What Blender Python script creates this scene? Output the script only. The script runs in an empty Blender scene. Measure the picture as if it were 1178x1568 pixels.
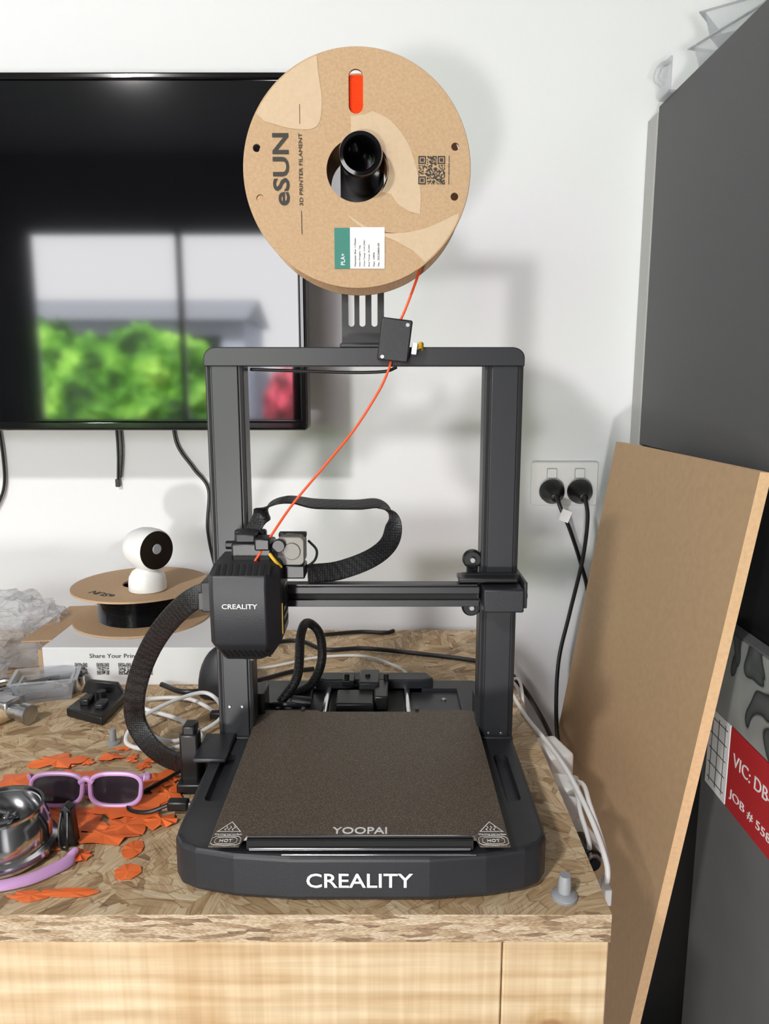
import bpy, bmesh, math, random
from mathutils import Vector, Matrix, noise
random.seed(7)
sc = bpy.context.scene
sc.view_settings.view_transform = 'Standard'
COL = sc.collection
E = 1.16            # eye height; table top is 0.75
CX = -0.0195        # printer centre line

# ------------------------------------------------------------------ materials
def mat(name, col, rough=0.5, metal=0.0, spec=0.5, bump=0.0, bscale=200, var=0.0, vscale=20, trans=0.0, alpha=1.0, ior=1.5, sheen=0):
    m = bpy.data.materials.new(name); m.use_nodes = True
    nt = m.node_tree; b = nt.nodes['Principled BSDF']
    b.inputs['Base Color'].default_value = (*col, 1)
    b.inputs['Roughness'].default_value = rough
    b.inputs['Metallic'].default_value = metal
    b.inputs['Specular IOR Level'].default_value = spec
    b.inputs['IOR'].default_value = ior
    b.inputs['Transmission Weight'].default_value = trans
    b.inputs['Alpha'].default_value = alpha
    tc = nt.nodes.new('ShaderNodeTexCoord')
    if var > 0:
        n = nt.nodes.new('ShaderNodeTexNoise'); n.inputs['Scale'].default_value = vscale; n.inputs['Detail'].default_value = 6
        nt.links.new(tc.outputs['Object'], n.inputs['Vector'])
        r = nt.nodes.new('ShaderNodeValToRGB')
        r.color_ramp.elements[0].position = .3; r.color_ramp.elements[1].position = .7
        r.color_ramp.elements[0].color = (*[c*(1-var) for c in col], 1)
        r.color_ramp.elements[1].color = (*[min(1, c*(1+var)) for c in col], 1)
        nt.links.new(n.outputs['Fac'], r.inputs[0]); nt.links.new(r.outputs[0], b.inputs['Base Color'])
    if bump > 0:
        n = nt.nodes.new('ShaderNodeTexNoise'); n.inputs['Scale'].default_value = bscale; n.inputs['Detail'].default_value = 3
        nt.links.new(tc.outputs['Object'], n.inputs['Vector'])
        bp = nt.nodes.new('ShaderNodeBump'); bp.inputs['Strength'].default_value = bump; bp.inputs['Distance'].default_value = .001
        nt.links.new(n.outputs['Fac'], bp.inputs['Height']); nt.links.new(bp.outputs[0], b.inputs['Normal'])
    return m

class NT:
    def __init__(s, m): s.m = m; s.nt = m.node_tree; s.b = s.nt.nodes['Principled BSDF']
    def n(s, t, **kw):
        nd = s.nt.nodes.new(t)
        for k, v in kw.items():
            if k.startswith('i_'): nd.inputs[k[2:].replace('_', ' ')].default_value = v
            else: setattr(nd, k, v)
        return nd
    def l(s, a, b): s.nt.links.new(a, b)
    def ramp(s, src, stops):
        r = s.nt.nodes.new('ShaderNodeValToRGB'); cr = r.color_ramp
        while len(cr.elements) < len(stops): cr.elements.new(.5)
        for e, (p, c) in zip(cr.elements, stops): e.position = p; e.color = (*c, 1)
        s.l(src, r.inputs[0]); return r.outputs[0]
    def mix(s, f, a, b, mode='MIX'):
        m = s.nt.nodes.new('ShaderNodeMix'); m.data_type = 'RGBA'; m.blend_type = mode
        if isinstance(f, (int, float)): m.inputs[0].default_value = f
        else: s.l(f, m.inputs[0])
        for i, v in ((6, a), (7, b)):
            if isinstance(v, tuple): m.inputs[i].default_value = (*v, 1)
            else: s.l(v, m.inputs[i])
        return m.outputs[2]

def osb_mat(name):
    m = mat(name, (.5, .35, .18), .6); t = NT(m)
    tc = t.n('ShaderNodeTexCoord')
    outs = []; edges = []
    for k, (rs, off) in enumerate(((16, 0), (13, 3.3))):
        mp = t.n('ShaderNodeMapping'); mp.inputs['Location'].default_value = (off, off*1.7, off*.4)
        t.l(tc.outputs['Object'], mp.inputs[0])
        nz = t.n('ShaderNodeTexNoise', i_Scale=30.0, i_Detail=2.0); t.l(mp.outputs[0], nz.inputs['Vector'])
        sub = t.n('ShaderNodeVectorMath', operation='SUBTRACT'); t.l(nz.outputs['Color'], sub.inputs[0]); sub.inputs[1].default_value = (.5, .5, .5)
        scl = t.n('ShaderNodeVectorMath', operation='SCALE'); t.l(sub.outputs[0], scl.inputs[0]); scl.inputs['Scale'].default_value = .03
        add = t.n('ShaderNodeVectorMath', operation='ADD'); t.l(mp.outputs[0], add.inputs[0]); t.l(scl.outputs[0], add.inputs[1])
        v = t.n('ShaderNodeTexVoronoi', i_Scale=float(rs)); t.l(add.outputs[0], v.inputs['Vector'])
        sx = t.n('ShaderNodeSeparateColor'); t.l(v.outputs['Color'], sx.inputs[0])
        mu = t.n('ShaderNodeMath', operation='MULTIPLY'); t.l(sx.outputs[0], mu.inputs[0]); mu.inputs[1].default_value = 3.14
        rot = t.n('ShaderNodeVectorRotate', rotation_type='Z_AXIS'); t.l(mp.outputs[0], rot.inputs['Vector']); t.l(mu.outputs[0], rot.inputs['Angle'])
        mp2 = t.n('ShaderNodeMapping'); mp2.inputs['Scale'].default_value = (1, 4.0, 3); t.l(rot.outputs[0], mp2.inputs[0])
        v2 = t.n('ShaderNodeTexVoronoi', i_Scale=23.0); t.l(mp2.outputs[0], v2.inputs['Vector'])
        s2 = t.n('ShaderNodeSeparateColor'); t.l(v2.outputs['Color'], s2.inputs[0])
        mp3 = t.n('ShaderNodeMapping'); mp3.inputs['Scale'].default_value = (1, 14, 6); t.l(rot.outputs[0], mp3.inputs[0])
        g = t.n('ShaderNodeTexNoise', i_Scale=45.0, i_Detail=5.0); t.l(mp3.outputs[0], g.inputs['Vector'])
        c1 = t.ramp(s2.outputs[0], [(0, (.28, .17, .09)), (.1, (.46, .31, .165)), (.4, (.58, .415, .24)), (.75, (.67, .505, .31)), (1, (.76, .61, .41))])
        c2 = t.ramp(g.outputs['Fac'], [(.3, (.52, .44, .36)), (.55, (1, 1, 1)), (.75, (1.0, 1.0, 1.0))])
        outs.append(t.mix(.75, c1, c2, 'MULTIPLY'))
        ve = t.n('ShaderNodeTexVoronoi', i_Scale=23.0); ve.feature = 'DISTANCE_TO_EDGE'; t.l(mp2.outputs[0], ve.inputs['Vector'])
        edges.append(ve.outputs['Distance'])
    sel = t.n('ShaderNodeTexNoise', i_Scale=30.0, i_Detail=2.0); t.l(tc.outputs['Object'], sel.inputs['Vector'])
    f = t.ramp(sel.outputs['Fac'], [(.48, (0, 0, 0)), (.52, (1, 1, 1))])
    c = t.mix(f, outs[0], outs[1])
    ed = t.ramp(edges[0], [(0, (.4, .3, .22)), (.035, (1, 1, 1))])
    c = t.mix(.65, c, ed, 'MULTIPLY')
    t.l(c, t.b.inputs['Base Color'])
    bp = t.n('ShaderNodeBump', i_Strength=.35); bp.inputs['Distance'].default_value = .001
    t.l(c, bp.inputs['Height']); t.l(bp.outputs[0], t.b.inputs['Normal'])
    return m

def osb_edge_mat(name):
    m = mat(name, (.5, .35, .2), .75); t = NT(m)
    tc = t.n('ShaderNodeTexCoord')
    mp = t.n('ShaderNodeMapping'); mp.inputs['Scale'].default_value = (1, 1, 5); t.l(tc.outputs['Object'], mp.inputs[0])
    v = t.n('ShaderNodeTexVoronoi', i_Scale=70.0); t.l(mp.outputs[0], v.inputs['Vector'])
    s2 = t.n('ShaderNodeSeparateColor'); t.l(v.outputs['Color'], s2.inputs[0])
    c1 = t.ramp(s2.outputs[0], [(0, (.24, .15, .09)), (.2, (.46, .32, .19)), (.6, (.63, .48, .32)), (1, (.75, .61, .45))])
    n = t.n('ShaderNodeTexNoise', i_Scale=300.0, i_Detail=4.0); t.l(mp.outputs[0], n.inputs['Vector'])
    c2 = t.ramp(n.outputs['Fac'], [(.35, (.5, .45, .4)), (.6, (1, 1, 1))])
    c = t.mix(.8, c1, c2, 'MULTIPLY'); t.l(c, t.b.inputs['Base Color'])
    bp = t.n('ShaderNodeBump', i_Strength=.6); bp.inputs['Distance'].default_value = .002
    t.l(c, bp.inputs['Height']); t.l(bp.outputs[0], t.b.inputs['Normal'])
    return m

def pine_mat(name, knot=None):
    m = mat(name, (.6, .42, .22), .6); t = NT(m)
    tc = t.n('ShaderNodeTexCoord')
    src = tc.outputs['Object']
    mp = t.n('ShaderNodeMapping'); mp.inputs['Scale'].default_value = (.25, 1, 1); t.l(src, mp.inputs[0])
    if knot:
        sub = t.n('ShaderNodeVectorMath', operation='SUBTRACT'); t.l(src, sub.inputs[0]); sub.inputs[1].default_value = knot
        le = t.n('ShaderNodeVectorMath', operation='LENGTH'); t.l(sub.outputs[0], le.inputs[0])
    w = t.n('ShaderNodeTexWave', wave_type='BANDS', bands_direction='Z'); w.inputs['Scale'].default_value = 14; w.inputs['Distortion'].default_value = 7.0
    w.inputs['Detail'].default_value = 3; w.inputs['Detail Scale'].default_value = 1.2; t.l(mp.outputs[0], w.inputs['Vector'])
    c = t.ramp(w.outputs['Fac'], [(0, (.66, .48, .29)), (.5, (.74, .565, .36)), (1, (.79, .63, .42))])
    mp3 = t.n('ShaderNodeMapping'); mp3.inputs['Scale'].default_value = (1, 1, .03); t.l(src, mp3.inputs[0])
    g = t.n('ShaderNodeTexNoise', i_Scale=170.0, i_Detail=2.0); t.l(mp3.outputs[0], g.inputs['Vector'])
    c = t.mix(.55, c, t.ramp(g.outputs['Fac'], [(.38, (.80, .75, .68)), (.62, (1, 1, 1))]), 'MULTIPLY')
    mp4 = t.n('ShaderNodeMapping'); mp4.inputs['Scale'].default_value = (.04, 1, 1); t.l(src, mp4.inputs[0])
    g2 = t.n('ShaderNodeTexNoise', i_Scale=200.0, i_Detail=4.0); t.l(mp4.outputs[0], g2.inputs['Vector'])
    c = t.mix(.45, c, t.ramp(g2.outputs['Fac'], [(.35, (.75, .68, .6)), (.6, (1, 1, 1))]), 'MULTIPLY')
    b = t.n('ShaderNodeTexNoise', i_Scale=9.0, i_Detail=3.0); t.l(src, b.inputs['Vector'])
    c = t.mix(.6, c, t.ramp(b.outputs['Fac'], [(.35, (.82, .68, .52)), (.6, (1, 1, 1))]), 'MULTIPLY')
    if knot:
        kd = t.ramp(le.outputs['Value'], [(0, (.35, .2, .1)), (.004, (.6, .4, .24)), (.009, (.5, .32, .17)), (.012, (.85, .75, .6)), (.02, (.8, .7, .55)), (.026, (1, 1, 1))])
        c = t.mix(.8, c, kd, 'MULTIPLY')
    t.l(c, t.b.inputs['Base Color'])
    return m

def kraft_mat(name, swirl=False):
    m = mat(name, (.46, .30, .17), .8); t = NT(m)
    tc = t.n('ShaderNodeTexCoord')
    n = t.n('ShaderNodeTexNoise', i_Scale=400.0, i_Detail=3.0); t.l(tc.outputs['Object'], n.inputs['Vector'])
    c = t.ramp(n.outputs['Fac'], [(.3, (.46, .30, .17)), (.7, (.53, .355, .21))])
    t.l(c, t.b.inputs['Base Color'])
    return m

def peel_mat(name):
    m = mat(name, (.075, .058, .043), .55, spec=.4); t = NT(m)
    tc = t.n('ShaderNodeTexCoord')
    n = t.n('ShaderNodeTexNoise', i_Scale=900.0, i_Detail=2.0); t.l(tc.outputs['Object'], n.inputs['Vector'])
    c = t.ramp(n.outputs['Fac'], [(.35, (.05, .037, .026)), (.55, (.11, .084, .061)), (.72, (.22, .175, .13))])
    t.l(c, t.b.inputs['Base Color'])
    bp = t.n('ShaderNodeBump', i_Strength=.4); bp.inputs['Distance'].default_value = .0004
    t.l(n.outputs['Fac'], bp.inputs['Height']); t.l(bp.outputs[0], t.b.inputs['Normal'])
    return m

def braid_mat(name):
    m = mat(name, (.012, .012, .013), .45); t = NT(m)
    tc = t.n('ShaderNodeTexCoord')
    v = t.n('ShaderNodeTexVoronoi', i_Scale=420.0); v.inputs['Randomness'].default_value = .3; t.l(tc.outputs['Object'], v.inputs['Vector'])
    c = t.ramp(v.outputs['Distance'], [(.15, (.030, .030, .032)), (.45, (.010, .010, .011)), (.7, (.002, .002, .002))])
    t.l(c, t.b.inputs['Base Color'])
    bp = t.n('ShaderNodeBump', i_Strength=.6, invert=True); bp.inputs['Distance'].default_value = .0007
    t.l(v.outputs['Distance'], bp.inputs['Height']); t.l(bp.outputs[0], t.b.inputs['Normal'])
    return m

def leaf_mat(name, k=((.01, .04, .004), (.12, .36, .03), (.45, .8, .12))):
    m = mat(name, (.12, .4, .04), .7); t = NT(m)
    tc = t.n('ShaderNodeTexCoord')
    n = t.n('ShaderNodeTexNoise', i_Scale=3.0, i_Detail=9.0); t.l(tc.outputs['Object'], n.inputs['Vector'])
    c = t.ramp(n.outputs['Fac'], [(.38, k[0]), (.52, k[1]), (.68, k[2])])
    t.l(c, t.b.inputs['Base Color']); return m

def leafprint_mat(name):
    m = mat(name, (.3, .3, .3), .3); t = NT(m)
    tc = t.n('ShaderNodeTexCoord')
    n = t.n('ShaderNodeTexNoise', i_Scale=14.0, i_Detail=1.0); t.l(tc.outputs['Object'], n.inputs['Vector'])
    mx = t.mix(.1, tc.outputs['Object'], n.outputs['Color'])
    mp = t.n('ShaderNodeMapping'); mp.inputs['Scale'].default_value = (1, 2.2, 1); mp.inputs['Rotation'].default_value = (.7, 0, 0); t.l(mx, mp.inputs[0])
    v = t.n('ShaderNodeTexVoronoi', i_Scale=16.0); t.l(mp.outputs[0], v.inputs['Vector'])
    c = t.ramp(v.outputs['Distance'], [(.0, (.12, .13, .12)), (.3, (.06, .07, .07)), (.36, (.02, .025, .025)), (.42, (.26, .27, .26)), (1, (.36, .37, .36))])
    t.l(c, t.b.inputs['Base Color']); return m

M = {}
M['wall'] = mat('wall_paint', (.80, .805, .82), .75, bump=.05, bscale=60)
M['wallf'] = mat('front_wall_paint', (.13, .13, .14), .8)
M['ceil'] = mat('ceiling_paint', (.20, .20, .21), .9)
M['floor'] = mat('concrete_floor', (.24, .235, .24), .7, var=.2, vscale=6)
M['osb'] = osb_mat('osb_board'); M['osbe'] = osb_edge_mat('osb_edge')
M['pine'] = pine_mat('pine_beam'); M['pine2'] = pine_mat('pine_post', (.134, .523, .645))
M['char'] = mat('charcoal_plastic', (.018, .019, .023), .42, bump=.15, bscale=1200)
M['charm'] = mat('charcoal_coated_steel', (.022, .023, .027), .38, spec=.5)
M['blk'] = mat('black_plastic', (.009, .009, .010), .35)
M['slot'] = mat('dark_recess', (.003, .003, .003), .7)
M['gloss'] = mat('gloss_black', (.004, .004, .005), .08)
M['screen'] = mat('tv_glass', (.002, .002, .003), .05, spec=.75)
M['kraft'] = kraft_mat('kraft_card'); M['kraftl'] = mat('kraft_light_print', (.60, .445, .30), .8, var=.04, vscale=300)
M['kraftd'] = mat('kraft_edge', (.30, .16, .07), .9)
M['ink'] = mat('dark_ink', (.035, .03, .025), .7)
M['orange'] = mat('orange_filament', (1.0, .10, .02), .35)
M['oranges'] = mat('orange_scrap', (.95, .17, .035), .45, var=.2, vscale=30)
M['blackfil'] = mat('black_filament', (.004, .005, .007), .15)
M['peel'] = peel_mat('pei_sheet')
M['white'] = mat('white_plastic', (.84, .84, .83), .4)
M['whitep'] = mat('white_print', (.80, .80, .80), .6)
M['paper'] = mat('white_paper', (.80, .80, .81), .7)
M['teal'] = mat('teal_label', (.03, .20, .16), .6)
M['chrome'] = mat('polished_steel', (.70, .70, .71), .15, metal=1)
M['steel'] = mat('brushed_steel', (.45, .45, .46), .35, metal=1, var=.15, vscale=80)
M['motor'] = mat('motor_aluminium', (.20, .19, .17), .45, metal=.3)
M['braid'] = braid_mat('braided_sleeve')
M['mdf'] = mat('mdf_face', (.41, .27, .15), .6, var=.05, vscale=120)
M['mdfe'] = mat('mdf_edge', (.74, .48, .27), .75, var=.08, vscale=200)
M['cab'] = mat('cabinet_grey', (.070, .070, .073), .55, bump=.3, bscale=900)
M['cabb'] = mat('cabinet_shade_black', (.007, .007, .008), .5)  # near-black colour stands in for shade over the lower cabinet side
M['cabl'] = mat('cabinet_trim_grey', (.42, .42, .41), .6)
M['lilac'] = mat('lilac_plastic', (.60, .34, .63), .35)
M['lens'] = mat('smoked_lens', (.03, .022, .028), .08)
M['red'] = mat('red_label', (.45, .02, .025), .5)
M['green'] = leaf_mat('foliage')
M['pink'] = leaf_mat('pink_blossom', ((.1, .02, .02), (.75, .08, .14), (.9, .3, .35)))
M['leafp'] = leafprint_mat('leaf_art_print')
M['grass'] = mat('outdoor_paving', (.20, .19, .19), .9, var=.2, vscale=2)
M['extwall'] = mat('render_white', (.42, .45, .52), .8)
M['roof'] = mat('roof_tiles', (.24, .25, .28), .8)
M['yellow'] = mat('yellow_wire', (.7, .42, .02), .5)
M['greyp'] = mat('grey_plastic', (.30, .31, .33), .4)
M['greybox'] = mat('grey_carton', (.13, .13, .133), .7, var=.05)
def clear_mat(name, tint, a, rough=.08, hi=.9):
    m = bpy.data.materials.new(name); m.use_nodes = True; nt = m.node_tree
    b = nt.nodes['Principled BSDF']; out = nt.nodes['Material Output']
    b.inputs['Base Color'].default_value = (*tint, 1); b.inputs['Roughness'].default_value = rough
    tr = nt.nodes.new('ShaderNodeBsdfTransparent'); tr.inputs[0].default_value = (.96, .96, .97, 1)
    lw = nt.nodes.new('ShaderNodeLayerWeight'); lw.inputs['Blend'].default_value = .35
    mr = nt.nodes.new('ShaderNodeMapRange'); mr.inputs['To Min'].default_value = a; mr.inputs['To Max'].default_value = hi
    nt.links.new(lw.outputs['Facing'], mr.inputs[0])
    mx = nt.nodes.new('ShaderNodeMixShader'); nt.links.new(mr.outputs[0], mx.inputs[0])
    nt.links.new(tr.outputs[0], mx.inputs[1]); nt.links.new(b.outputs[0], mx.inputs[2]); nt.links.new(mx.outputs[0], out.inputs[0])
    return m
M['clear'] = clear_mat('clear_plastic', (.6, .62, .64), .14)
M['bag'] = clear_mat('plastic_bag_film', (.66, .66, .67), .14, .10, .7)

# ------------------------------------------------------------------ geometry helpers
def newobj(name, bm, m, smooth=True, bevel=0, seg=2):
    me = bpy.data.meshes.new(name); bmesh.ops.recalc_face_normals(bm, faces=bm.faces); bm.to_mesh(me); bm.free()
    for k in (m if isinstance(m, (list, tuple)) else [m]): me.materials.append(M[k])
    o = bpy.data.objects.new(name, me); COL.objects.link(o)
    if smooth:
        for p in me.polygons: p.use_smooth = True
        try: me.set_sharp_from_angle(angle=math.radians(35))
        except Exception: pass
    if bevel:
        md = o.modifiers.new('bevel', 'BEVEL'); md.width = bevel; md.segments = seg; md.limit_method = 'ANGLE'; md.angle_limit = math.radians(30)
        md.harden_normals = False
    return o

def box(name, x0, x1, y0, y1, z0, z1, m, bevel=0, rot=None, seg=2):
    bm = bmesh.new(); bmesh.ops.create_cube(bm, size=1)
    c = Vector(((x0+x1)/2, (y0+y1)/2, (z0+z1)/2))
    S = Matrix.Diagonal((abs(x1-x0), abs(y1-y0), abs(z1-z0), 1))
    R = rot.to_4x4() if rot is not None else Matrix.Identity(4)
    bmesh.ops.transform(bm, matrix=Matrix.Translation(c) @ R @ S, verts=bm.verts)
    return newobj(name, bm, m, bevel > 0, bevel, seg)

def basis(d):
    d = Vector(d).normalized(); u = Vector((0, 0, 1)) if abs(d.z) < .9 else Vector((1, 0, 0))
    a = u.cross(d).normalized(); b = d.cross(a).normalized(); return a, b, d

def lathe(name, prof, c, axis, m, seg=64, closed=True):
    """prof: list of (radius, distance along axis)"""
    a, b, d = basis(axis); c = Vector(c); bm = bmesh.new(); rings = []
    for r, h in prof:
        if r < 1e-6: rings.append([bm.verts.new(c + d*h)])
        else: rings.append([bm.verts.new(c + d*h + (a*math.cos(t) + b*math.sin(t))*r) for t in [2*math.pi*i/seg for i in range(seg)]])
    for A, B in zip(rings, rings[1:]):
        for i in range(seg):
            j = (i+1) % seg
            if len(A) == 1 and len(B) == 1: continue
            if len(A) == 1: bm.faces.new((A[0], B[i], B[j]))
            elif len(B) == 1: bm.faces.new((A[i], A[j], B[0]))
            else: bm.faces.new((A[i], A[j], B[j], B[i]))
    return newobj(name, bm, m)

def cyl(name, p0, p1, r, m, seg=32, ch=.0006):
    p0 = Vector(p0); L = (Vector(p1)-p0).length
    ch = min(ch, r*.3, L*.3)
    return lathe(name, [(0, 0), (r-ch, 0), (r, ch), (r, L-ch), (r-ch, L), (0, L)], p0, Vector(p1)-p0, m, seg)

def prism(name, pts, axis, a0, a1, m, bevel=0, seg=2):
    bm = bmesh.new()
    def P(u, v, w):
        return {'x': (w, u, v), 'y': (u, w, v), 'z': (u, v, w)}[axis]
    A = [bm.verts.new(P(u, v, a0)) for u, v in pts]; B = [bm.verts.new(P(u, v, a1)) for u, v in pts]
    bm.faces.new(A); bm.faces.new(B[::-1])
    n = len(pts)
    for i in range(n): bm.faces.new((A[i], B[i], B[(i+1) % n], A[(i+1) % n]))
    return newobj(name, bm, m, True, bevel, seg)

def rrect(cx, cy, w, h, r, n=5, ang=0):
    out = []
    for sx, sy, a0 in ((1, 1, 0), (-1, 1, 90), (-1, -1, 180), (1, -1, 270)):
        for i in range(n+1):
            a = math.radians(a0+90*i/n)
            out.append((sx*(w/2-r)+r*math.cos(a), sy*(h/2-r)+r*math.sin(a)))
    ca, sa = math.cos(ang), math.sin(ang)
    return [(cx+x*ca-y*sa, cy+x*sa+y*ca) for x, y in out]

def spline(pts, k=8, closed=False):
    pts = [Vector(p) for p in pts]; n = len(pts); out = []
    rng = range(n) if closed else range(n-1)
    for i in rng:
        if closed: p0, p1, p2, p3 = pts[i-1], pts[i], pts[(i+1) % n], pts[(i+2) % n]
        else:
            p1, p2 = pts[i], pts[i+1]; p0 = pts[i-1] if i else p1*2-p2; p3 = pts[i+2] if i+2 < n else p2*2-p1
        for s in range(k):
            t = s/k
            out.append(.5*((2*p1)+(p2-p0)*t+(2*p0-5*p1+4*p2-p3)*t*t+(3*p1-p0-3*p2+p3)*t**3))
    if not closed: out.append(pts[-1])
    return out

def tube(name, pts, r, m, n=10, k=8, flat=None, closed=False, r2=None, pw=1.0):
    P = spline(pts, k, closed); bm = bmesh.new(); rings = []; N = len(P)
    prev = None
    FL = spline(flat, k) if isinstance(flat, list) else None
    def se(x): return math.copysign(abs(x)**pw, x)
    for i, p in enumerate(P):
        t = (P[(i+1) % N]-P[i-1]) if closed else (P[min(i+1, N-1)]-P[max(i-1, 0)])
        t.normalize()
        if flat:
            w = FL[i].copy() if FL else Vector(flat); w = (w - t*w.dot(t)).normalized(); u = t.cross(w).normalized()
        else:
            if prev is None:
                w = Vector((0, 0, 1)) if abs(t.z) < .9 else Vector((1, 0, 0))
            else: w = prev
            w = (w - t*w.dot(t)).normalized(); u = t.cross(w); prev = w
        rb = r2 if r2 else r
        rings.append([bm.verts.new(p + w*r*se(math.cos(2*math.pi*j/n)) + u*rb*se(math.sin(2*math.pi*j/n))) for j in range(n)])
    R = rings + [rings[0]] if closed else rings
    for A, B in zip(R, R[1:]):
        for j in range(n): bm.faces.new((A[j], A[(j+1) % n], B[(j+1) % n], B[j]))
    if not closed: bm.faces.new(rings[0]); bm.faces.new(rings[-1][::-1])
    return newobj(name, bm, m)

def text(name, body, loc, width, m, rx=90, rz=0, ry=0, height=None, off=0.0, align='CENTER', mtx=None):
    cu = bpy.data.curves.new(name, 'FONT'); cu.body = body; cu.size = 1; cu.extrude = .01; cu.offset = off
    cu.align_x = 'CENTER'; cu.align_y = 'CENTER'; cu.resolution_u = 3
    o = bpy.data.objects.new(name+'_tmp', cu); COL.objects.link(o); bpy.context.view_layer.update()
    dg = bpy.context.evaluated_depsgraph_get(); me = bpy.data.meshes.new_from_object(o.evaluated_get(dg))
    bpy.data.objects.remove(o)
    xs = [v.co.x for v in me.vertices]; ys = [v.co.y for v in me.vertices]
    cx, cy = (min(xs)+max(xs))/2, (min(ys)+max(ys))/2; s = width/(max(xs)-min(xs)); sy = height/(max(ys)-min(ys)) if height else s
    R = (mtx.to_4x4() if mtx else (Matrix.Rotation(math.radians(rz), 4, 'Z') @ Matrix.Rotation(math.radians(ry), 4, 'Y') @ Matrix.Rotation(math.radians(rx), 4, 'X')))
    me.transform(Matrix.Translation(Vector(loc)) @ R @ Matrix.Diagonal((s, sy, .02, 1)) @ Matrix.Translation((-cx, -cy, 0)))
    me.materials.clear(); me.materials.append(M[m])
    ob = bpy.data.objects.new(name, me); COL.objects.link(ob); return ob

def cut(o, cutters):
    for c in cutters:
        md = o.modifiers.new('b', 'BOOLEAN'); md.object = c; md.operation = 'DIFFERENCE'; md.solver = 'EXACT'
    bpy.context.view_layer.update()
    dg = bpy.context.evaluated_depsgraph_get(); me = bpy.data.meshes.new_from_object(o.evaluated_get(dg))
    o.modifiers.clear(); o.data = me
    for p in me.polygons: p.use_smooth = False
    for c in cutters: bpy.data.objects.remove(c)
    return o

def qr(name, cx, cz, y, s, m, seed=1, n=25):
    rnd = random.Random(seed); bm = bmesh.new(); g = s/n
    def finder(i, j):
        for ci, cj in ((0, 0), (0, n-7), (n-7, 0)):
            a, b = i-ci, j-cj
            if -1 <= a <= 7 and -1 <= b <= 7:
                if a in (-1, 7) or b in (-1, 7): return 0
                if a in (0, 6) or b in (0, 6) or (2 <= a <= 4 and 2 <= b <= 4): return 1
                return 0
        return None
    for i in range(n):
        for j in range(n):
            f = finder(i, j); on = rnd.random() < .5 if f is None else f
            if on:
                x = cx-s/2+i*g; z = cz+s/2-(j+1)*g
                vs = [bm.verts.new(q) for q in ((x, y, z), (x+g, y, z), (x+g, y, z+g), (x, y, z+g))]; bm.faces.new(vs)
    return newobj(name, bm, m, False)

def group(name, objs, loc=None):
    bpy.context.view_layer.update()
    pts = [o.matrix_world @ Vector(c) for o in objs for c in o.bound_box]
    c = Vector(((min(p.x for p in pts)+max(p.x for p in pts))/2, (min(p.y for p in pts)+max(p.y for p in pts))/2, min(p.z for p in pts)))
    e = bpy.data.objects.new(name, None); e.empty_display_size = .05; COL.objects.link(e); e.location = c
    bpy.context.view_layer.update()
    for o in objs: o.parent = e; o.matrix_parent_inverse = e.matrix_world.inverted()
    return e

RY = lambda d: Matrix.Rotation(math.radians(d), 3, 'Y')
RZ = lambda d: Matrix.Rotation(math.radians(d), 3, 'Z')
RX = lambda d: Matrix.Rotation(math.radians(d), 3, 'X')

# ------------------------------------------------------------------ room shell
X0, X1, Y0, Y1, H = -2.7, 1.35, -3.0, 1.24, 2.6
box('wall_back', X0-.1, X1+.1, Y1, Y1+.1, 0, H, 'wall')
box('wall_left', X0-.1, X0, Y0, Y1, 0, H, 'wall')
box('wall_right', X1, X1+.1, Y0, Y1, 0, H, 'wall')
box('floor', X0-.1, X1+.1, Y0-.1, Y1+.1, -.1, 0, 'floor')
box('ceiling', X0-.1, X1+.1, Y0-.1, Y1+.1, H, H+.1, 'ceil')
WX0, WX1, WZ0, WZ1 = -2.4, -.35, .85, 2.15
wf = box('wall_front', X0-.1, X1+.1, Y0-.1, Y0, 0, H, 'wallf')
cut(wf, [box('c', WX0, WX1, Y0-.3, Y0+.3, WZ0, WZ1, 'wallf')])
fr = []
for i, x in enumerate((WX0+.02, (WX0+WX1)/2, WX1-.02)): fr.append(box('mullion_%d' % i, x-.02, x+.02, Y0-.08, Y0-.03, WZ0, WZ1, 'greyp', .003))
for i, z in enumerate((WZ0+.02, WZ1-.02)): fr.append(box('rail_%d' % i, WX0, WX1, Y0-.08, Y0-.03, z-.02, z+.02, 'greyp', .003))
fr.append(box('sill', WX0-.03, WX1+.03, Y0-.08, Y0+.05, WZ0-.02, WZ0+.005, 'white', .003))
group('window_1', fr)
pl = bpy.data.lights.new('window_portal', 'AREA'); pl.shape = 'RECTANGLE'; pl.size = WX1-WX0; pl.size_y = WZ1-WZ0
pl.cycles.is_portal = True
po = bpy.data.objects.new('window_portal', pl); COL.objects.link(po); po.location = ((WX0+WX1)/2, Y0-.05, (WZ0+WZ1)/2)
po.rotation_euler = (math.radians(90), 0, 0)   # -Z faces +Y (into room)
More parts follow.
